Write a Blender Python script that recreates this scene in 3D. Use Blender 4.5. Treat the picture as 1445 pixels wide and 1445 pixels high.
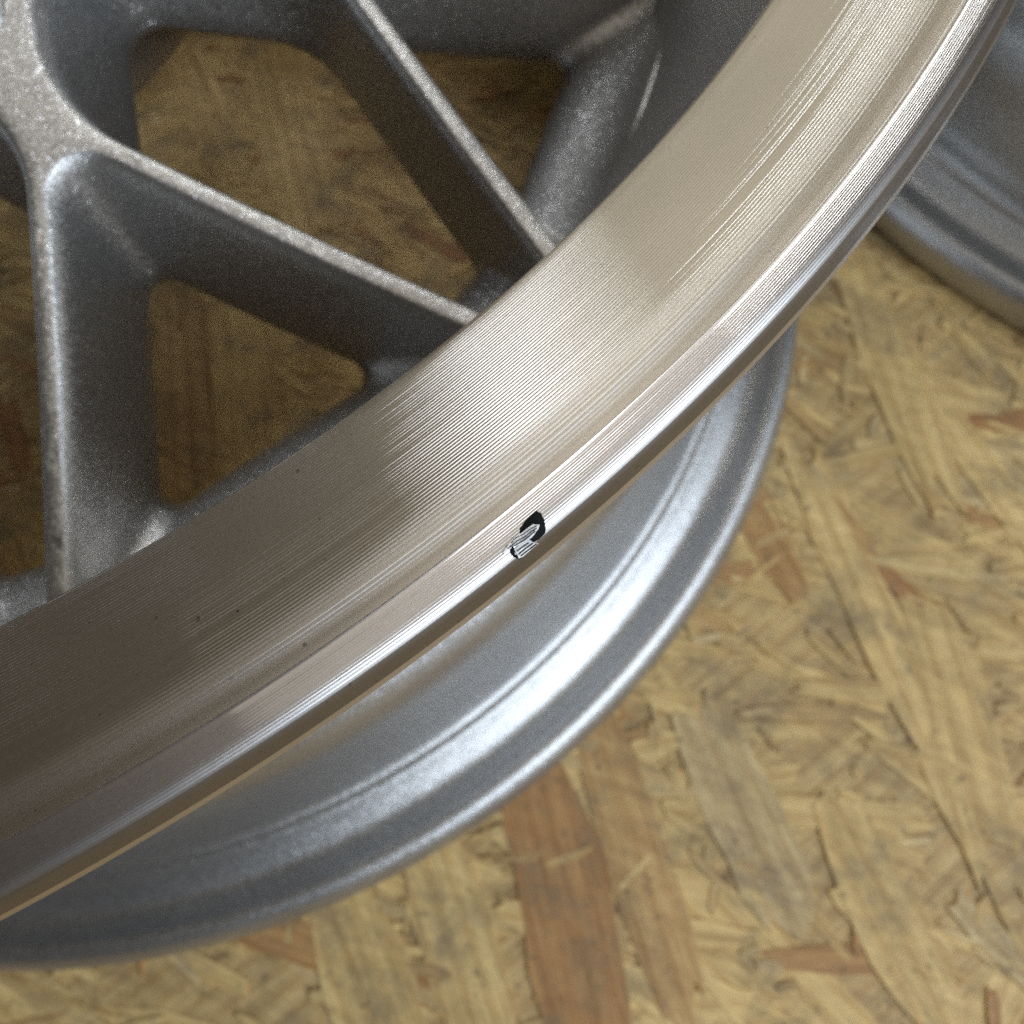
import bpy, bmesh, math, random
import numpy as np
from mathutils import Matrix, Vector, noise
from mathutils.geometry import delaunay_2d_cdt

# ------------------------------------------------------------------ scene, camera, light
for o in list(bpy.data.objects):
    bpy.data.objects.remove(o)
scene = bpy.context.scene
COL = scene.collection
R = 0.232            # outer radius of the wheel in metres
W = 0.8026           # overall width of the wheel, in radii


def P(x, y, z):      # radii, z measured from the top of the lip  ->  metres above the board
    return Vector((x * R, y * R, (z + W) * R))


cam_d = bpy.data.cameras.new('camera')
cam = bpy.data.objects.new('camera', cam_d)
COL.objects.link(cam)
right = Vector((0.79617889, -0.60068622, -0.07263078))
up = Vector((0.58143112, 0.7263335, 0.36657536))
fwd = Vector((0.1674426, 0.33408936, -0.92754907))
m = Matrix((right, up, -fwd)).transposed().to_4x4()
m.translation = P(0, -1.0829, 0.2755)
cam.matrix_world = m
cam_d.sensor_width = 36
cam_d.lens = 0.8206 * 36
cam_d.clip_start = 0.002
cam_d.clip_end = 60
cam_d.dof.use_dof = True
cam_d.dof.focus_distance = 0.318 * R
cam_d.dof.aperture_fstop = 31
scene.camera = cam

world = bpy.data.worlds.new('World')
scene.world = world
world.use_nodes = True
bg = world.node_tree.nodes['Background']
bg.inputs[0].default_value = (0.034, 0.026, 0.018, 1)
bg.inputs[1].default_value = 1.0


def area_lamp(name, pos, target, sx, sy, power, col):
    d = bpy.data.lights.new(name, 'AREA')
    d.shape = 'RECTANGLE'
    d.size, d.size_y, d.energy, d.color = sx, sy, power, col
    o = bpy.data.objects.new(name, d)
    COL.objects.link(o)
    o.location = pos
    o.rotation_euler = (Vector(target) - Vector(pos)).to_track_quat('-Z', 'Y').to_euler()
    return o


LC = P(0.1, -0.93, 0)
area_lamp('led_panel', LC + Vector((0.31, 0.84, 0.99)), LC, 0.29, 0.80, 3.5, (0.92, 0.96, 1.0))
area_lamp('led_panel', LC + Vector((0.86, 0.52, 0.95)), LC, 0.07, 0.60, 2.0, (0.92, 0.96, 1.0))
area_lamp('soft_ceiling_lamp', LC + Vector((1.35, 1.7, 1.25)), LC, 2.3, 1.9, 9.8, (1.0, 0.94, 0.75))
area_lamp('overhead_lamp', LC + Vector((0.4, 0.0, 1.5)), LC + Vector((0.4, 0.0, 0)), 1.6, 1.6, 5.2, (1.0, 0.91, 0.77))
area_lamp('front_fill', LC + Vector((0.50, -1.45, 0.85)), LC, 1.9, 1.3, 34, (0.80, 0.90, 1.0))  # added soft fill out of view in front, brightens the board and back flange

vs = scene.view_settings
vs.view_transform = 'Standard'
vs.look = 'None'
vs.gamma = 1
vs.exposure = 0.28
vs.use_curve_mapping = False
scene.cycles.use_denoising = False      # the turning marks and paint flakes are finer than a denoiser keeps
scene.cycles.max_bounces = 8


# ------------------------------------------------------------------ helpers
def mesh_obj(name, verts, faces, mat, parent=None, smooth=True):
    me = bpy.data.meshes.new(name)
    me.from_pydata([tuple(v) for v in verts], [], faces)
    me.polygons.foreach_set('use_smooth', [smooth] * len(me.polygons))
    me.materials.append(mat)
    me.update()
    o = bpy.data.objects.new(name, me)
    COL.objects.link(o)
    if parent:
        o.parent = parent
    return o


def empty(name, loc):
    o = bpy.data.objects.new(name, None)
    o.empty_display_size = 0.05
    COL.objects.link(o)
    o.location = loc
    return o


class NT:
    def __init__(self, name):
        self.mat = bpy.data.materials.new(name)
        self.mat.use_nodes = True
        self.t = self.mat.node_tree
        self.b = self.t.nodes['Principled BSDF']

    def n(self, kind, **kw):
        nd = self.t.nodes.new(kind)
        for k, v in kw.items():
            if k.startswith('i_'):
                key = k[2:].replace('_', ' ')
                nd.inputs[key].default_value = v
            else:
                setattr(nd, k, v)
        return nd

    def l(self, a, b):
        self.t.links.new(a, b)

    def ramp(self, fac, stops):
        r = self.n('ShaderNodeValToRGB')
        while len(r.color_ramp.elements) < len(stops):
            r.color_ramp.elements.new(0.5)
        for e, (p, c) in zip(r.color_ramp.elements, stops):
            e.position = p
            e.color = c if len(c) == 4 else (*c, 1)
        self.l(fac, r.inputs[0])
        return r.outputs[0]

    def math(self, op, a, b=None, c=None):
        nd = self.n('ShaderNodeMath', operation=op)
        for i, v in enumerate((a, b, c)):
            if v is None:
                continue
            if hasattr(v, 'is_linked'):
                self.l(v, nd.inputs[i])
            else:
                nd.inputs[i].default_value = v
        return nd.outputs[0]

    def mix(self, fac, a, b, blend='MIX'):
        nd = self.n('ShaderNodeMix', data_type='RGBA', blend_type=blend)
        for i, v in ((0, fac), (6, a), (7, b)):
            if hasattr(v, 'is_linked'):
                self.l(v, nd.inputs[i])
            else:
                nd.inputs[i].default_value = v if i == 0 else (*v, 1)
        return nd.outputs[2]


def silver_paint(name, sparkle):
    s = NT(name)
    co = s.n('ShaderNodeTexCoord').outputs['Object']
    # aluminium flakes in the paint: each cell leans its own way
    v1 = s.n('ShaderNodeTexVoronoi', i_Scale=5200.0)
    v2 = s.n('ShaderNodeTexVoronoi', i_Scale=1900.0)
    s.l(co, v1.inputs['Vector'])
    s.l(co, v2.inputs['Vector'])
    geo = s.n('ShaderNodeNewGeometry')

    def lean(v, amt):
        sub = s.n('ShaderNodeVectorMath', operation='SUBTRACT')
        s.l(v.outputs['Color'], sub.inputs[0])
        sub.inputs[1].default_value = (.5, .5, .5)
        sc = s.n('ShaderNodeVectorMath', operation='SCALE')
        s.l(sub.outputs[0], sc.inputs[0])
        sc.inputs['Scale'].default_value = amt
        return sc.outputs[0]
    ad = s.n('ShaderNodeVectorMath', operation='ADD')
    s.l(lean(v1, 0.28), ad.inputs[0])
    s.l(lean(v2, 0.08), ad.inputs[1])
    ad2 = s.n('ShaderNodeVectorMath', operation='ADD')
    fl = s.n('ShaderNodeTexVoronoi', i_Scale=6800.0)
    s.l(co, fl.inputs['Vector'])
    fs_ = s.n('ShaderNodeSeparateColor')
    s.l(fl.outputs['Color'], fs_.inputs[0])
    strong = s.n('ShaderNodeVectorMath', operation='SUBTRACT')
    s.l(fl.outputs['Color'], strong.inputs[0])
    strong.inputs[1].default_value = (.95, .5, .5)
    ssc = s.n('ShaderNodeVectorMath', operation='SCALE')
    s.l(strong.outputs[0], ssc.inputs[0])
    rare = s.math('GREATER_THAN', fs_.outputs[0], 0.90)
    s.l(s.math('MULTIPLY', rare, 0.8 * sparkle), ssc.inputs['Scale'])
    ad3 = s.n('ShaderNodeVectorMath', operation='ADD')
    s.l(ad.outputs[0], ad3.inputs[0])
    s.l(ssc.outputs[0], ad3.inputs[1])
    s.l(ad3.outputs[0], ad2.inputs[0])
    s.l(s.math('SUBTRACT', 0.38, s.math('MULTIPLY', rare, 0.16 * sparkle)), s.b.inputs['Roughness'])
    nz = s.n('ShaderNodeTexNoise', i_Scale=420.0, i_Detail=2.0)
    s.l(co, nz.inputs['Vector'])
    bump = s.n('ShaderNodeBump', i_Strength=0.05, i_Distance=0.0004)
    s.l(nz.outputs['Fac'], bump.inputs['Height'])
    s.l(bump.outputs[0], ad2.inputs[1])
    nm = s.n('ShaderNodeVectorMath', operation='NORMALIZE')
    s.l(ad2.outputs[0], nm.inputs[0])
    s.l(nm.outputs[0], s.b.inputs['Normal'])
    big = s.n('ShaderNodeTexNoise', i_Scale=35.0, i_Detail=4.0)
    s.l(co, big.inputs['Vector'])
    colr = s.ramp(big.outputs['Fac'], [(0.3, (0.44, 0.44, 0.445)), (0.7, (0.51, 0.508, 0.505))])
    glint = s.ramp(fs_.outputs[0], [(0.0, (0.62, 0.62, 0.62)), (0.80, (1.05, 1.05, 1.05)), (0.93, (1.2, 1.2, 1.2)), (0.965, (1.2 + .6 * sparkle,) * 3)])  # flake sparkle painted into the base colour, a few cells brightest
    colr = s.mix(1.0, colr, glint, 'MULTIPLY')
    s.l(colr, s.b.inputs['Base Color'])
    s.b.inputs['Metallic'].default_value = 0.92
    s.b.inputs['Roughness'].default_value = 0.38
    s.b.inputs['Coat Weight'].default_value = 0.04
    s.b.inputs['Coat Roughness'].default_value = 0.22
    s.l(bump.outputs[0], s.b.inputs['Coat Normal'])
    return s.mat


def machined(name, base, rough, speck, coat=1.0, coat_rough=0.04, tilt=None, dull=None):
    s = NT(name)
    co = s.n('ShaderNodeTexCoord').outputs['Object']
    # tiny pits, dust and stains under the lacquer
    warp = s.n('ShaderNodeTexNoise', i_Scale=2400.0, i_Detail=3.0)
    s.l(co, warp.inputs['Vector'])
    wsc = s.n('ShaderNodeVectorMath', operation='MULTIPLY_ADD')
    s.l(warp.outputs['Color'], wsc.inputs[0])
    wsc.inputs[1].default_value = (.0009, .0009, .0009)
    s.l(co, wsc.inputs[2])
    vo = s.n('ShaderNodeTexVoronoi', i_Scale=640.0)
    s.l(wsc.outputs[0], vo.inputs['Vector'])
    sep = s.n('ShaderNodeSeparateColor')
    s.l(vo.outputs['Color'], sep.inputs[0])
    size = s.math('MULTIPLY', s.math('POWER', sep.outputs[0], 7.0), 0.14 * speck)
    pit = s.math('LESS_THAN', vo.outputs['Distance'], size)
    vp = s.n('ShaderNodeTexVoronoi', i_Scale=1500.0)
    s.l(wsc.outputs[0], vp.inputs['Vector'])
    sp = s.n('ShaderNodeSeparateColor')
    s.l(vp.outputs['Color'], sp.inputs[0])
    pit2 = s.math('LESS_THAN', vp.outputs['Distance'], s.math('MULTIPLY', s.math('POWER', sp.outputs[1], 9.0), 0.17 * speck))
    pit = s.math('MAXIMUM', pit, pit2)
    st = s.n('ShaderNodeTexNoise', i_Scale=90.0, i_Detail=6.0, i_Roughness=0.65)
    s.l(co, st.inputs['Vector'])
    stain = s.ramp(st.outputs['Fac'], [(0.35, tuple(c * 0.90 for c in base)), (0.65, base)])
    col = s.mix(pit, stain, (0.06, 0.055, 0.05))
    s.l(col, s.b.inputs['Base Color'])
    s.b.inputs['Metallic'].default_value = 1.0
    fine = s.n('ShaderNodeTexNoise', i_Scale=2600.0, i_Detail=2.0)
    s.l(co, fine.inputs['Vector'])
    rr = s.n('ShaderNodeMapRange')
    s.l(fine.outputs['Fac'], rr.inputs[0])
    rr.inputs[1].default_value, rr.inputs[2].default_value = 0.3, 0.7
    rr.inputs[3].default_value, rr.inputs[4].default_value = rough * 0.97, rough * 1.03
    s.l(rr.outputs[0], s.b.inputs['Roughness'])
    s.b.inputs['Coat Weight'].default_value = coat
    s.b.inputs['Coat Roughness'].default_value = coat_rough
    s.b.inputs['Coat IOR'].default_value = 2.4
    if dull is not None:
        # wax and dirt dull the lacquer beside the edges
        ln = s.n('ShaderNodeVectorMath', operation='LENGTH')
        flat = s.n('ShaderNodeVectorMath', operation='MULTIPLY')
        s.l(co, flat.inputs[0])
        flat.inputs[1].default_value = (1, 1, 0)
        s.l(flat.outputs[0], ln.inputs[0])
        cr = s.n('ShaderNodeMapRange')
        s.l(ln.outputs['Value'], cr.inputs[0])
        cr.inputs[1].default_value, cr.inputs[2].default_value = dull[0] * R, dull[1] * R
        cr.inputs[3].default_value, cr.inputs[4].default_value = coat_rough, 0.32
        s.l(cr.outputs[0], s.b.inputs['Coat Roughness'])
    if tilt is not None:
        s.b.inputs['Metallic'].default_value = 0.95
        # under the lacquer the metal is hazy: its broad sheen follows the face as a whole, not each turning mark
        fl = s.n('ShaderNodeVectorMath', operation='MULTIPLY')
        s.l(co, fl.inputs[0])
        fl.inputs[1].default_value = (1, 1, 0)
        nr = s.n('ShaderNodeVectorMath', operation='NORMALIZE')
        s.l(fl.outputs[0], nr.inputs[0])
        ma = s.n('ShaderNodeVectorMath', operation='MULTIPLY_ADD')
        s.l(nr.outputs[0], ma.inputs[0])
        ma.inputs[1].default_value = (-math.sin(tilt),) * 3
        ma.inputs[2].default_value = (0, 0, math.cos(tilt))
        vt = s.n('ShaderNodeVectorTransform', vector_type='NORMAL', convert_from='OBJECT', convert_to='WORLD')
        s.l(ma.outputs[0], vt.inputs[0])
        geo = s.n('ShaderNodeNewGeometry')
        mx = s.n('ShaderNodeMix', data_type='VECTOR')
        mx.inputs[0].default_value = 0.82
        s.l(geo.outputs['Normal'], mx.inputs[4])
        s.l(vt.outputs[0], mx.inputs[5])
        nn = s.n('ShaderNodeVectorMath', operation='NORMALIZE')
        s.l(mx.outputs[1], nn.inputs[0])
        s.l(nn.outputs[0], s.b.inputs['Normal'])
    return s.mat


def wood_material():
    s = NT('wood_strand')
    tc = s.n('ShaderNodeTexCoord')
    oi = s.n('ShaderNodeObjectInfo')
    at = s.n('ShaderNodeAttribute', attribute_name='tone')
    uv = s.n('ShaderNodeAttribute', attribute_name='grain')
    # grain runs along the strand (first component of the grain coordinate)
    mp = s.n('ShaderNodeMapping')
    mp.inputs['Scale'].default_value = (14, 190, 1)
    s.l(uv.outputs['Vector'], mp.inputs['Vector'])
    g1 = s.n('ShaderNodeTexNoise', i_Scale=1.0, i_Detail=5.0, i_Roughness=0.6, i_Distortion=0.6)
    s.l(mp.outputs[0], g1.inputs['Vector'])
    mp2 = s.n('ShaderNodeMapping')
    mp2.inputs['Scale'].default_value = (60, 1300, 1)
    s.l(uv.outputs['Vector'], mp2.inputs['Vector'])
    g2 = s.n('ShaderNodeTexNoise', i_Scale=1.0, i_Detail=4.0, i_Roughness=0.7)
    s.l(mp2.outputs[0], g2.inputs['Vector'])
    rings = s.n('ShaderNodeMapping')
    rings.inputs['Scale'].default_value = (1.6, 52, 1)
    s.l(uv.outputs['Vector'], rings.inputs['Vector'])
    g3 = s.n('ShaderNodeTexWave', i_Scale=1.0, i_Distortion=3.5, i_Detail=3.0, bands_direction='Y')
    s.l(rings.outputs[0], g3.inputs['Vector'])
    tone = s.ramp(at.outputs['Fac'], [
        (0.0, (0.270, 0.130, 0.050)), (0.10, (0.330, 0.190, 0.075)), (0.25, (0.300, 0.210, 0.100)),
        (0.40, (0.410, 0.300, 0.130)), (0.55, (0.480, 0.360, 0.160)), (0.70, (0.560, 0.420, 0.190)),
        (0.85, (0.360, 0.290, 0.170)), (1.0, (0.600, 0.490, 0.290))])
    wpos = s.n('ShaderNodeNewGeometry')
    rot = s.n('ShaderNodeVectorRotate', rotation_type='Z_AXIS')
    s.l(wpos.outputs['Position'], rot.inputs['Vector'])
    rot.inputs['Angle'].default_value = -math.radians(118)
    mm = s.n('ShaderNodeMapping')
    mm.inputs['Scale'].default_value = (38, 150, 1)
    s.l(rot.outputs[0], mm.inputs['Vector'])
    mat_n = s.n('ShaderNodeTexNoise', i_Scale=1.0, i_Detail=9.0, i_Roughness=0.68, i_Distortion=1.4)
    s.l(mm.outputs[0], mat_n.inputs['Vector'])
    matted = s.ramp(mat_n.outputs['Fac'], [(0.28, (0.17, 0.115, 0.055)), (0.42, (0.36, 0.265, 0.13)), (0.54, (0.52, 0.40, 0.19)), (0.70, (0.66, 0.54, 0.29))])
    tone = s.mix(s.ramp(at.outputs['Fac'], [(0.08, (0.14, 0.14, 0.14)), (0.16, (0.40, 0.40, 0.40))]), tone, matted)
    tone = s.mix(1.0, tone, (1.42, 1.36, 1.28), 'MULTIPLY')
    late = s.ramp(g3.outputs['Fac'], [(0.55, (1, 1, 1)), (0.95, (0.74, 0.62, 0.50))])
    c = s.mix(0.45, tone, late, 'MULTIPLY')
    c = s.mix(0.55, c, s.ramp(g1.outputs['Fac'], [(0.30, (0.52, 0.46, 0.40)), (0.55, (1, 1, 1)), (0.75, (1.15, 1.12, 1.05))]), 'MULTIPLY')
    c = s.mix(0.6, c, s.ramp(g2.outputs['Fac'], [(0.32, (0.50, 0.45, 0.40)), (0.60, (1.05, 1.05, 1.05))]), 'MULTIPLY')
    # grime trodden into the board
    d = s.n('ShaderNodeTexNoise', i_Scale=42.0, i_Detail=9.0, i_Roughness=0.72)
    s.l(tc.outputs['Object'], d.inputs['Vector'])
    s.l(wpos.outputs['Position'], d.inputs['Vector'])
    c = s.mix(s.ramp(d.outputs['Fac'], [(0.50, (0, 0, 0)), (0.68, (0.75, 0.75, 0.75))]), c, (0.17, 0.135, 0.085))
    d2 = s.n('ShaderNodeTexNoise', i_Scale=240.0, i_Detail=6.0, i_Roughness=0.7)
    s.l(wpos.outputs['Position'], d2.inputs['Vector'])
    c = s.mix(s.ramp(d2.outputs['Fac'], [(0.58, (0, 0, 0)), (0.70, (0.8, 0.8, 0.8))]), c, (0.10, 0.075, 0.045))
    s.l(c, s.b.inputs['Base Color'])
    s.b.inputs['Roughness'].default_value = 0.62
    bump = s.n('ShaderNodeBump', i_Strength=0.55, i_Distance=0.0006)
    hs = s.math('ADD', s.math('MULTIPLY', g1.outputs['Fac'], 1.0), s.math('MULTIPLY', g2.outputs['Fac'], 0.7))
    s.l(hs, bump.inputs['Height'])
    s.l(bump.outputs[0], s.b.inputs['Normal'])
    return s.mat


def plain(name, col, rough, metal=0.0):
    s = NT(name)
    co = s.n('ShaderNodeTexCoord').outputs['Object']
    nz = s.n('ShaderNodeTexNoise', i_Scale=900.0, i_Detail=4.0)
    s.l(co, nz.inputs['Vector'])
    s.l(s.ramp(nz.outputs['Fac'], [(0.3, tuple(c * .6 for c in col)), (0.7, tuple(min(1, c * 1.3) for c in col))]), s.b.inputs['Base Color'])
    s.b.inputs['Roughness'].default_value = rough
    s.b.inputs['Metallic'].default_value = metal
    s.b.inputs['Specular IOR Level'].default_value = 0.5 if col[0] > .1 else 0.08
    return s.mat


PAINT = silver_paint('silver_paint', 1.0)
BARREL = silver_paint('barrel_paint', 0.0)
FACE = machined('machined_face', (0.27, 0.230, 0.178), 0.44, 1.0, 1.0, 0.045, tilt=math.radians(20), dull=(.955, .964))
LIP = machined('machined_lip', (0.41, 0.385, 0.375), 0.36, 0.5, 1.0, 0.05, dull=(.9910, .9945))
WOOD = wood_material()
DARK = plain('near_black', (0.006, 0.007, 0.007), 0.6)  # even near-black for the chip and the score lines
FLAKE = plain('lifted_lacquer', (0.78, 0.79, 0.80), 0.35, 0.0)
GRIME = machined('grimy_edge', (0.17, 0.15, 0.135), 0.5, 1.2, 0.3, 0.25)

# ------------------------------------------------------------------ oriented strand board
board = None


def build_board():
    """The board the wheels lie on: a dark glued core sheet, its strands lying in it one by one."""
    global board
    rng = random.Random(11)
    nprng = np.random.default_rng(5)
    core = mesh_obj('strand_board', [(-1.2, -1.2, -0.0008), (1.6, -1.2, -0.0008), (1.6, 1.6, -0.0008), (-1.2, 1.6, -0.0008),
                                     (-1.2, -1.2, -0.016), (1.6, -1.2, -0.016), (1.6, 1.6, -0.016), (-1.2, 1.6, -0.016)],
                    [(0, 1, 2, 3), (7, 6, 5, 4), (0, 4, 5, 1), (1, 5, 6, 2), (2, 6, 7, 3), (3, 7, 4, 0)], WOOD, smooth=False)
    attrs(core.data, [0.3] * 8, [(v.co.x, v.co.y, 0) for v in core.data.vertices])
    core['kind'] = 'structure'
    core['label'] = 'worn oriented strand board under the wheels'
    board = core

    def strand(cx, cy, ang, ln, wd, z, tone, tilt, tiltx, n=7):
        # ragged-ended, slightly crooked thin plate
        top = []
        ca, sa = math.cos(ang), math.sin(ang)
        bend = rng.uniform(-.06, .06) * wd
        left, rightp = [], []
        for i in range(n):
            f = i / (n - 1)
            x = (f - .5) * ln
            tap = 1 - .35 * abs(2 * f - 1) ** 3
            left.append((x + rng.uniform(-.02, .02) * ln, wd * .5 * tap * rng.uniform(.84, 1.07) + bend * (2 * f - 1) ** 2))
            rightp.append((x + rng.uniform(-.02, .02) * ln, -wd * .5 * tap * rng.uniform(.84, 1.07) + bend * (2 * f - 1) ** 2))
        end1 = [(ln * .5 + rng.uniform(-.08, .14) * ln, wd * q) for q in (.25, 0, -.25)]
        end0 = [(-ln * .5 - rng.uniform(-.08, .14) * ln, wd * q) for q in (-.25, 0, .25)]
        loop = left + end1 + rightp[::-1] + end0
        th = rng.uniform(.0003, .0006)
        g0 = rng.uniform(0, 50)
        vs_, fs, gr = [], [], []
        N = len(loop)
        for dz, sh in ((0, 1.0), (-th - .0012, 1.01)):
            for (x, y) in loop:
                vs_.append((cx + (x * ca - y * sa) * sh - cx * 0, cy + (x * sa + y * ca) * sh, z + dz + y * tilt + x * tiltx))
                gr.append((x + g0, y + g0 * .37, 0))
        fs.append(tuple(range(N))[::-1])
        for i in range(N):
            j = (i + 1) % N
            fs.append((i, j, N + j, N + i))
        return vs_, fs, gr, tone

    main = math.radians(118)          # the strands of the face layer mostly run this way
    tones = [0.06, 0.14, 0.22, 0.3, 0.38, 0.42, 0.45, 0.5, 0.55, 0.58, 0.6, 0.62, 0.66, 0.72, 0.8, 0.88, 0.5, 0.6, 0.68, 0.55]
    big = []
    area = (-0.33, 0.50, -0.42, 0.33)

    def scatter(count, lr, wr, zr, sp):
        out = []
        for i in range(count):
            out.append(strand(rng.uniform(area[0], area[1]), rng.uniform(area[2], area[3]), main + rng.gauss(0, sp),
                              rng.uniform(*lr), rng.uniform(*wr), rng.uniform(*zr), min(1, max(0, rng.choice(tones) + rng.uniform(-.06, .06))),
                              rng.uniform(-.012, .012), rng.uniform(-.003, .003)))
        return out
    big += scatter(150, (.06, .12), (.012, .030), (-.0008, -.0003), .42)
    big += scatter(136, (.035, .085), (.006, .016), (-.0004, .0), .40)
    # the broad reddish strand in front of the wheel and its yellow neighbours
    for (x, y, a, ln, wd, tn) in hero_strands():
        big.append(strand(x, y, a, ln, wd, .0001, tn, .002, 0))
    for vs_, fs, gr, tone in big:
        o = mesh_obj('strand', vs_, fs, WOOD, core, smooth=False)
        attrs(o.data, [tone] * len(vs_), gr)
    # splinters and chips too many to count
    V, F, G, T = [], [], [], []
    for (count, lr, wr, zr, sp) in ((2600, (.010, .040), (.002, .009), (-.0005, .0001), .45), (4200, (.003, .012), (.0010, .0035), (-.0003, .00015), .7)):
        for i in range(count):
            a, b, g, t = strand(rng.uniform(area[0], area[1]), rng.uniform(area[2], area[3]), main + rng.gauss(0, sp), rng.uniform(*lr),
                                rng.uniform(*wr), rng.uniform(*zr), min(1, max(0, rng.choice(tones) + rng.uniform(-.15, .15))),
                                rng.uniform(-.018, .018), rng.uniform(-.006, .006), 4)
            k = len(V)
            V += a
            F += [tuple(q + k for q in f) for f in b]
            G += g
            T += [t] * len(a)
    o = mesh_obj('splinters', V, F, WOOD, core, smooth=False)
    o['kind'] = 'stuff'
    attrs(o.data, T, G)


def attrs(me, tone, grain):
    a = me.attributes.new('tone', 'FLOAT', 'POINT')
    a.data.foreach_set('value', tone)
    g = me.attributes.new('grain', 'FLOAT_VECTOR', 'POINT')
    g.data.foreach_set('vector', np.array(grain, dtype=np.float32).ravel())


def ground(px, py):
    """where the line of sight through a photo pixel meets the board (used once, to survey positions)"""
    f = 0.8206 * 1445
    d = right * ((px - 722.5) / f) - up * ((py - 722.5) / f) + fwd
    c = m.translation
    t = -c.z / d.z
    return c + d * t


def hero_strands():
    out = []
    for (p0, p1, wd, tn) in (((755, 1090), (850, 1500), .027, .05), ((835, 1010), (965, 1420), .018, .14), ((600, 1180), (690, 1480), .022, .66),
                             ((1130, 640), (1290, 1000), .016, .70), ((1190, 330), (1330, 700), .018, .60), ((1040, 690), (1120, 830), .012, .10),
                             ((980, 1000), (1120, 1300), .022, .86), ((470, 1260), (560, 1500), .024, .58), ((1300, 850), (1400, 1200), .024, .48),
                             ((1180, 1150), (1330, 1445), .020, .55), ((250, 390), (270, 690), .022, .16), ((330, 430), (350, 700), .03, .50),
                             ((380, 60), (450, 330), .03, .45), ((250, 60), (330, 260), .02, .38)):
        a, b = ground(*p0), ground(*p1)
        d = b - a
        out.append(((a.x + b.x) / 2, (a.y + b.y) / 2, math.atan2(d.y, d.x), d.length, wd, tn))
    return out


build_board()

# ------------------------------------------------------------------ the wheel
NS = 10                              # Y spokes
AL = 2 * math.pi / NS
AZ0 = -0.013                         # heading of the nearest spoke


def ztop(r):
    u = .85 - r
    return -.321 + .298 * u + .286 * u * u


def revolve(name, prof, mat, parent, closed=False, azs=None, smooth=True):
    """prof: (r, z) in radii, z from the lip's top; azimuth measured from -y"""
    if azs is None:
        azs = list(np.arange(-42, 62, 0.4)) + list(np.arange(62, 318, 1.6))
    azs = np.radians(np.array(azs))
    pr = np.array(prof)
    n, k = len(pr), len(azs)
    X = np.empty((k, n, 3))
    X[:, :, 0] = np.sin(azs)[:, None] * pr[None, :, 0] * R
    X[:, :, 1] = -np.cos(azs)[:, None] * pr[None, :, 0] * R
    X[:, :, 2] = (pr[None, :, 1] + W) * R
    i = np.arange(k)
    j = np.arange(n if closed else n - 1)
    I, J = np.meshgrid(i, j, indexing='ij')
    I2, J2 = (I + 1) % k, (J + 1) % n
    F = np.stack([I * n + J, I * n + J2, I2 * n + J2, I2 * n + J], -1).reshape(-1, 4)
    me = bpy.data.meshes.new(name)
    me.vertices.add(n * k)
    me.vertices.foreach_set('co', X.reshape(-1))
    me.loops.add(F.size)
    me.loops.foreach_set('vertex_index', F.reshape(-1).astype(np.int32))
    me.polygons.add(len(F))
    me.polygons.foreach_set('loop_start', np.arange(0, F.size, 4, dtype=np.int32))
    me.update(calc_edges=True)
    me.polygons.foreach_set('use_smooth', np.ones(len(F), dtype=bool) if smooth else np.zeros(len(F), dtype=bool))
    me.materials.append(mat)
    o = bpy.data.objects.new(name, me)
    COL.objects.link(o)
    o.parent = parent
    return o


def smooth_path(pts, per=6):
    """Catmull-Rom through (r, z) points"""
    p = [np.array(q, float) for q in pts]
    p = [2 * p[0] - p[1]] + p + [2 * p[-1] - p[-2]]
    out = []
    for i in range(1, len(p) - 2):
        for k in range(per):
            t = k / per
            a, b, c, d = p[i - 1], p[i], p[i + 1], p[i + 2]
            out.append(.5 * ((2 * b) + (-a + c) * t + (2 * a - 5 * b + 4 * c - d) * t * t + (-a + 3 * b - 3 * c + d) * t ** 3))
    out.append(p[-2])
    return [tuple(q) for q in out]


def grooved(path, i0, i1, pitch, amp, per=8, irregular=0.0, seed=1):
    """turn marks: a scalloped copy of a profile between two arc lengths (0..1)"""
    rg = random.Random(seed)
    p = np.array(path)
    seg = np.linalg.norm(np.diff(p, axis=0), axis=1)
    s = np.concatenate([[0], np.cumsum(seg)])
    L = s[-1]
    def at(x):
        return np.array([np.interp(x, s, p[:, 0]), np.interp(x, s, p[:, 1])])
    def nrm(x):
        d = at(min(L, x + L * .004)) - at(max(0, x - L * .004))
        d /= np.linalg.norm(d)
        n = np.array([-d[1], d[0]])
        return n if n[1] > 0 else -n
    out = [tuple(q) for q, t in zip(p, s) if t < i0 * L]
    a, b = i0 * L, i1 * L
    n = max(1, int(round((b - a) / pitch)))
    for g in range(n):
        am = amp * (1 + irregular * rg.uniform(-1, 1))
        for k in range(per):
            x = a + (b - a) * (g + k / per) / n
            env = min(1, (g + k / per) / 2, (n - g - k / per) / 2)
            out.append(tuple(at(x) - nrm(x) * am * env * (1 - (2 * k / per - 1) ** 2)))
    out += [tuple(q) for q, t in zip(p, s) if t >= b]
    return out


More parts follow.
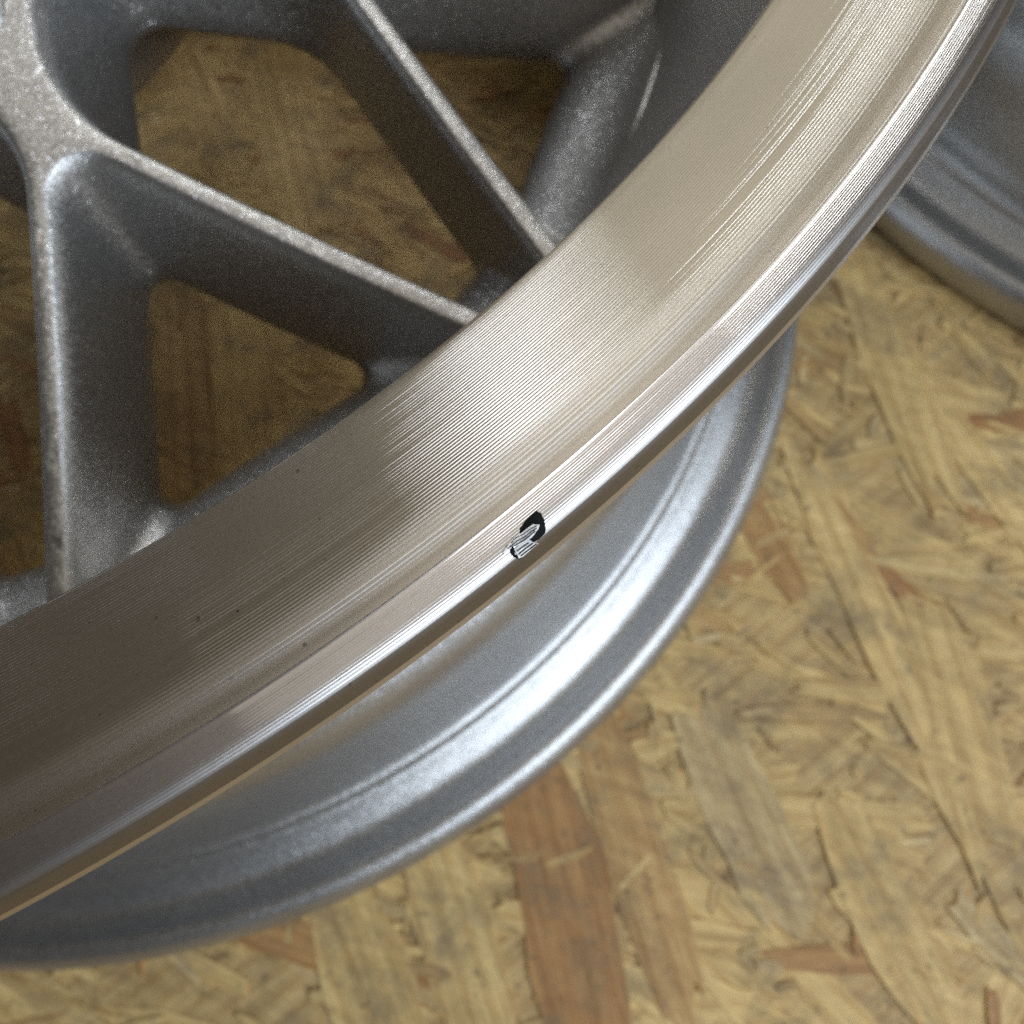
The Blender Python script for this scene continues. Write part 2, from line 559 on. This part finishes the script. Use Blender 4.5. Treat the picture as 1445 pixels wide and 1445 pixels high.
def fillet_loop(verts, radii, nseg, nedge):
    """closed loop round a convex polygon with filleted corners; same vertex count for every level"""
    n = len(verts)
    arcs = []
    for i in range(n):
        p, a, b = Vector(verts[i]), Vector(verts[i - 1]), Vector(verts[(i + 1) % n])
        u, v = (a - p).normalized(), (b - p).normalized()
        half = .5 * math.acos(max(-1, min(1, u.dot(v))))
        d = radii[i] / math.tan(half)
        d = min(d, .48 * (a - p).length, .48 * (b - p).length)
        rr = d * math.tan(half)
        c = p + (u + v).normalized() * (rr / math.sin(half))
        s, e = p + u * d, p + v * d
        a0 = math.atan2(s.y - c.y, s.x - c.x)
        a1 = math.atan2(e.y - c.y, e.x - c.x)
        da = (a1 - a0 + math.pi) % (2 * math.pi) - math.pi
        arcs.append([(c.x + rr * math.cos(a0 + da * k / nseg), c.y + rr * math.sin(a0 + da * k / nseg)) for k in range(nseg + 1)])
    out = []
    for i in range(n):
        out += arcs[i]
        e, s = arcs[i][-1], arcs[(i + 1) % n][0]
        for k in range(1, nedge):
            f = k / nedge
            out.append((e[0] + (s[0] - e[0]) * f, e[1] + (s[1] - e[1]) * f))
    return out


def offset_poly(verts, offs):
    """move edge i (verts[i] -> verts[i+1]) outward by offs[i]; verts counter-clockwise"""
    n = len(verts)
    lines = []
    for i in range(n):
        a, b = Vector(verts[i]), Vector(verts[(i + 1) % n])
        d = (b - a).normalized()
        nn = Vector((d.y, -d.x))
        lines.append((a + nn * offs[i], d))
    out = []
    for i in range(n):
        (p, d), (q, e) = lines[i - 1], lines[i]
        cr = d.x * e.y - d.y * e.x
        t = ((q.x - p.x) * e.y - (q.y - p.y) * e.x) / cr
        out.append(tuple(p + d * t))
    return out


DEPTH = [.128, .125, .119, .105, .09, .075, .06, .046, .034, .024, .0165, .0112, .0072, .0042, .0020, .0006, 0]
OFFS = [.0035, .0008, .0, .0014, .0030, .0045, .0060, .0075, .0088, .0099, .0110, .0121, .0134, .0150, .0168, .0186, .0202]
RIMO = [.0035, .0008, .0, .010, .024, .042, .060, .074, .084, .091, .095, .098, .100, .102, .104, .106, .108]
NSEG, NEDGE = 10, 14


def window_a(k):
    o, ro = OFFS[k], RIMO[k]
    base = [(0, .4930), ((.665 - .4930) * math.tan(math.radians(34.2)), .665), (-(.665 - .4930) * math.tan(math.radians(34.2)), .665)]
    o *= .86
    v = offset_poly(base, [o, ro, o])
    return fillet_loop(v, [.019 + o * .9, .016 + .25 * o, .016 + .25 * o], NSEG, NEDGE)


def window_b(k):
    """between two Ys, in a frame centred on the gap"""
    o, ro = OFFS[k], RIMO[k]
    base = [(0, .346), (.1133, .444), (.0436, .674), (-.0436, .674), (-.1133, .444)]
    v = offset_poly(base, [o, o, ro, o, o])
    return fillet_loop(v, [.040 + o, .058 + o, .013 + .2 * o, .013 + .2 * o, .058 + o], NSEG, NEDGE)


def build_spoke(parent):
    ca, sa = math.cos(AL / 2), math.sin(AL / 2)
    verts, faces, idx = [], [], {}

    def vid(x, y, z):
        k = (round(x * 4e5), round(y * 4e5), round(z * 4e5))
        if k not in idx:
            idx[k] = len(verts)
            verts.append((x, y, z))
        return idx[k]

    def put(q, depth):
        r = math.hypot(*q)
        return vid(q[0], q[1], ztop(r) - depth)

    def half_b(k, side):
        L = window_b(k)
        n = len(L)
        i0 = NSEG // 2                      # on the axis at the hub-side tip
        i1 = 2 * (NSEG + NEDGE) + NSEG + NEDGE // 2   # on the axis at the rim edge
        if side > 0:                        # this spoke's right border: left half of the gap at +AL/2
            pts = [L[(i1 + j) % n] for j in range((i0 - i1) % n + 1)][::-1]
            return [(x * ca + y * sa, -x * sa + y * ca) for x, y in pts]
        pts = [L[i] for i in range(i0, i1 + 1)]
        return [(x * ca - y * sa, x * sa + y * ca) for x, y in pts]
    K = len(DEPTH)
    # walls
    for k in range(K - 1):
        A0, A1 = window_a(k), window_a(k + 1)
        n = len(A0)
        for i in range(n):
            j = (i + 1) % n
            faces.append((put(A0[i], DEPTH[k]), put(A0[j], DEPTH[k]), put(A1[j], DEPTH[k + 1]), put(A1[i], DEPTH[k + 1])))
        for side in (1, -1):
            B0, B1 = half_b(k, side), half_b(k + 1, side)
            for i in range(len(B0) - 1):
                f = (put(B0[i], DEPTH[k]), put(B0[i + 1], DEPTH[k]), put(B1[i + 1], DEPTH[k + 1]), put(B1[i], DEPTH[k + 1]))
                faces.append(f if side < 0 else f[::-1])

    # faces: top (k = K-1) and back (k = 0)
    def cap(k, flip, step):
        A, BR, BL = window_a(k), half_b(k, 1), half_b(k, -1)
        r0, r1 = .315, .80
        def pol(r, a):
            return (r * math.sin(a), r * math.cos(a))
        h = AL / 2
        def seg(p, q, n):
            return [(p[0] + (q[0] - p[0]) * i / n, p[1] + (q[1] - p[1]) * i / n) for i in range(n)]
        arc0 = [pol(r0, -h + 2 * h * i / 16) for i in range(16)]
        loop = arc0 + seg(pol(r0, h), BR[0], 4) + BR[:-1] + seg(BR[-1], pol(r1, h), 3) + [pol(r1, h - 2 * h * i / 24) for i in range(24)] \
            + seg(pol(r1, -h), BL[-1], 3) + BL[::-1][:-1] + seg(BL[0], pol(r0, -h), 4)
        pts = [Vector(p) for p in loop] + [Vector(p) for p in A]
        nl, na = len(loop), len(A)
        edges = [(i, (i + 1) % nl) for i in range(nl)] + [(nl + i, nl + (i + 1) % na) for i in range(na)]
        def inside(p, poly):
            c = False
            x, y = p
            for i in range(len(poly)):
                x1, y1 = poly[i - 1]
                x2, y2 = poly[i]
                if (y1 > y) != (y2 > y) and x < (x2 - x1) * (y - y1) / (y2 - y1) + x1:
                    c = not c
            return c
        def ok(p):
            return inside(p, loop) and not inside(p, A)
        y = .30
        allp = np.array(loop + A)
        while y < .82:
            x = -.26
            while x < .26:
                q = (x + .31 * step * math.sin(y * 900), y + .31 * step * math.cos(x * 700))
                if ok(q) and np.min((allp[:, 0] - q[0]) ** 2 + (allp[:, 1] - q[1]) ** 2) > (step * .5) ** 2:
                    pts.append(Vector(q))
                x += step
            y += step
        vo, eo, fo, *_ = delaunay_2d_cdt(pts, edges, [], 0, 1e-7)
        for f in fo:
            c = (sum(vo[i].x for i in f) / len(f), sum(vo[i].y for i in f) / len(f))
            if ok(c):
                ids = [put((vo[i].x, vo[i].y), DEPTH[k]) for i in f]
                if len(set(ids)) == len(ids):
                    faces.append(tuple(ids[::-1] if not flip else ids))
    cap(K - 1, False, .008)
    cap(0, True, .02)
    # plan (s, t) -> world: s to the right, t outward along -y
    V = [(x * R, -y * R, (z + W) * R) for x, y, z in verts]
    o = mesh_obj('spoke', V, faces, PAINT, parent)
    bm = bmesh.new()
    bm.from_mesh(o.data)
    bmesh.ops.recalc_face_normals(bm, faces=bm.faces)
    bm.to_mesh(o.data)
    bm.free()
    o.data.polygons.foreach_set('use_smooth', [True] * len(o.data.polygons))
    o.rotation_euler.z = AZ0
    return o


LIP_PROF = [(.9800, -.0140), (.9803, -.0082), (.9810, -.0052), (.9822, -.0045), (.9860, -.0046), (.9900, -.0051), (.9932, -.0060), (.9956, -.0077), (.9974, -.0106),
            (.9985, -.0145), (.9993, -.0178), (1.0, -.0200), (1.0003, -.0212), (.9992, -.0228)]


def build_wheel():
    w = empty('alloy_wheel', (0, 0, 0))
    # turned face of the rim, sloping in towards the spokes
    face = smooth_path([(.8865, -.056), (.8885, -.0445), (.8925, -.0355), (.8975, -.0318), (.905, -.0288), (.925, -.0215), (.945, -.0150), (.960, -.0108), (.9675, -.0100), (.9725, -.0118), (.9775, -.0142), (.9800, -.0140)], 7)
    revolve('machined_face', grooved(face, .20, .95, .00158, .000165, 8, .15, 3), FACE, w)
    lip = smooth_path(LIP_PROF, 7)
    turned = [q for q in lip if q[0] < .9966 and q[1] > -.0145]
    edge = [turned[-1]] + [q for q in lip if q not in turned]
    cut = [i for i, q in enumerate(edge) if q[0] > .9993][0]
    revolve('outer_lip', grooved(turned, .42, .99, .00098, .000100, 8, .2, 7), LIP, w)
    revolve('lip_edge', edge[:cut + 1], GRIME, w)
    revolve('burr', edge[cut:], LIP, w)
    # painted barrel, outside from the lip down to the back flange and up again inside
    out = smooth_path([(.9992, -.0228), (.985, -.030), (.968, -.040), (.955, -.055), (.948, -.085), (.944, -.14), (.935, -.168), (.905, -.195), (.870, -.215), (.842, -.245), (.833, -.30),
                       (.832, -.40), (.836, -.47), (.850, -.505), (.868, -.530), (.876, -.548), (.880, -.575), (.879, -.62), (.884, -.672), (.890, -.695), (.894, -.712),
                       (.902, -.720), (.910, -.721), (.924, -.732), (.942, -.742), (.958, -.740), (.973, -.733), (.985, -.735), (.995, -.746), (.9995, -.762), (.999, -.782), (.992, -.797), (.980, -.8026),
                       (.962, -.798), (.940, -.780), (.900, -.765), (.862, -.745), (.845, -.70), (.842, -.60), (.825, -.52), (.806, -.47), (.800, -.44)], 6)
    inn = smooth_path([(.800, -.44), (.768, -.405), (.752, -.37), (.757, -.330), (.786, -.265), (.826, -.190), (.862, -.120), (.8815, -.075), (.8865, -.056)], 6)
    revolve('barrel', out + inn[1:], BARREL, w)
    s0 = build_spoke(w)
    spokes = [s0]
    for k in range(1, NS):
        c = s0.copy()
        COL.objects.link(c)
        c.parent = w
        c.rotation_euler.z = AZ0 + k * AL
        spokes.append(c)
    # hub
    hub = smooth_path([(.316, ztop(.315) - .128), (.3155, -.15), (.3155, ztop(.315)), (.300, ztop(.315) + .003), (.26, -.070), (.20, -.068), (.165, -.07), (.158, -.08), (.156, -.12), (.15, -.30), (.16, -.33), (.24, -.33), (.30, -.31), (.316, ztop(.315) - .128)], 4)
    revolve('hub', hub, PAINT, w, azs=np.arange(0, 360, 3))
    revolve('centre_cap', smooth_path([(.1555, -.11), (.150, -.092), (.12, -.084), (.06, -.080), (.0005, -.079)], 4), PAINT, w, azs=np.arange(0, 360, 6))
    # round plug let into the root of each spoke
    zc = ztop(.375)
    sl = math.atan(.298 + 2 * .286 * (.85 - .375))
    cap_p = [(.034, -.012), (.034, .0004), (.0325, .0022), (.0305, .0022), (.0295, -.0012), (.0275, -.0012), (.026, .0008), (.012, .0014), (.0004, .0016)]
    vs_, fs = [], []
    na = 40
    for a in range(na):
        t = 2 * math.pi * a / na
        for r, z in cap_p:
            x, y = r * math.cos(t), r * math.sin(t)
            vs_.append((x * R, -(.375 + y) * R, (zc - y * math.tan(sl) + z + W) * R))
    n = len(cap_p)
    for a in range(na):
        for j in range(n - 1):
            b = (a + 1) % na
            fs.append((a * n + j, b * n + j, b * n + j + 1, a * n + j + 1))
    plug0 = mesh_obj('spoke_plug', vs_, fs, PAINT, w)
    plug0.rotation_euler.z = AZ0
    for k in range(1, NS):
        c = plug0.copy()
        COL.objects.link(c)
        c.parent = w
        c.rotation_euler.z = AZ0 + k * AL
    return w


wheel = build_wheel()
wheel['label'] = 'silver Y-spoke alloy wheel with machined lip and a black chip, filling the foreground'
wheel['category'] = 'wheel'
wheel['group'] = 'alloy wheels lying on the board'

second = wheel.copy()
COL.objects.link(second)
for ch in [c for c in wheel.children]:
    c = ch.copy()
    COL.objects.link(c)
    c.parent = second
second.location = (1.9012 * R, -0.7206 * R, 0)
second.rotation_euler.z = 2.1
second['label'] = 'second silver alloy wheel, only its dark lower edge showing at upper right'


# ------------------------------------------------------------------ the damaged spot on the lip
def on_lip(px, py, lift):
    """survey a point of the lip: where the line of sight through a photo pixel meets its turned surface"""
    lp = np.array(smooth_path(LIP_PROF[2:9], 8))
    f = 0.8206 * 1445
    d = right * ((px - 722.5) / f) - up * ((py - 722.5) / f) + fwd
    c = m.translation
    z = -.006
    for i in range(30):
        q = c + d * (((z + W) * R - c.z) / d.z)
        r = math.hypot(q.x, q.y) / R
        z = .6 * z + .4 * (float(np.interp(r, lp[:, 0], lp[:, 1])) + lift)
    return q


def drape(name, zoomed, lift, mat, parent, ripple=0.0):
    pts = [Vector((650 + x / 7.225, 650 + y / 7.225)) for x, y in zoomed]
    n = len(pts)
    dense = []
    for i in range(n):
        a, b = pts[i], pts[(i + 1) % n]
        for k in range(4):
            q = a.lerp(b, k / 4)
            j = noise.noise(Vector((q.x * .6, q.y * .6, 3.1))) * 1.2
            dense.append(q + Vector((j, -j * .7)))
    poly = [(q.x, q.y) for q in dense]
    def inside(x, y):
        c = False
        for i in range(len(poly)):
            x1, y1 = poly[i - 1]
            x2, y2 = poly[i]
            if (y1 > y) != (y2 > y) and x < (x2 - x1) * (y - y1) / (y2 - y1) + x1:
                c = not c
        return c
    N = len(dense)
    xs = [p[0] for p in poly]
    ys = [p[1] for p in poly]
    y = min(ys)
    while y < max(ys):
        x = min(xs)
        while x < max(xs):
            if inside(x, y):
                dense.append(Vector((x + .2 * math.sin(y * 7), y + .2 * math.sin(x * 5))))
            x += 1.3
        y += 1.3
    vo, eo, fo, *_ = delaunay_2d_cdt(dense, [(i, (i + 1) % N) for i in range(N)], [], 1, 1e-5)
    V = [on_lip(v.x, v.y, lift + ripple * noise.noise(Vector((v.x * .35, v.y * .35, 7)))) for v in vo]
    o = mesh_obj(name, V, [tuple(f)[::-1] for f in fo], mat, parent)
    sol = o.modifiers.new('thickness', 'SOLIDIFY')
    sol.thickness = .00003
    sol.offset = 0
    return o


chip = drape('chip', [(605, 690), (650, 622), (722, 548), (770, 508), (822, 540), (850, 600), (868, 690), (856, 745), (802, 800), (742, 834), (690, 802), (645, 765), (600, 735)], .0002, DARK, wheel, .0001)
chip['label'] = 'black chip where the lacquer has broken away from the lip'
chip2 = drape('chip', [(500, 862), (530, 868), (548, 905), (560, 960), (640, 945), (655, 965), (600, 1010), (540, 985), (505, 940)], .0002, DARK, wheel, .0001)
# the lifted flake hanging over the chip, scored along the turning marks
flake = drape('lacquer_flake', [(808, 652), (738, 648), (680, 688), (620, 738), (550, 775), (496, 845), (428, 944), (450, 948), (505, 900), (545, 872), (600, 866), (670, 826), (732, 778), (790, 700)], .0008, FLAKE, chip, .0003)
torn = drape('lacquer_flake', [(690, 812), (742, 838), (796, 842), (716, 908), (630, 982), (590, 998), (572, 950), (548, 902), (620, 850)], .0005, FLAKE, chip, .0002)
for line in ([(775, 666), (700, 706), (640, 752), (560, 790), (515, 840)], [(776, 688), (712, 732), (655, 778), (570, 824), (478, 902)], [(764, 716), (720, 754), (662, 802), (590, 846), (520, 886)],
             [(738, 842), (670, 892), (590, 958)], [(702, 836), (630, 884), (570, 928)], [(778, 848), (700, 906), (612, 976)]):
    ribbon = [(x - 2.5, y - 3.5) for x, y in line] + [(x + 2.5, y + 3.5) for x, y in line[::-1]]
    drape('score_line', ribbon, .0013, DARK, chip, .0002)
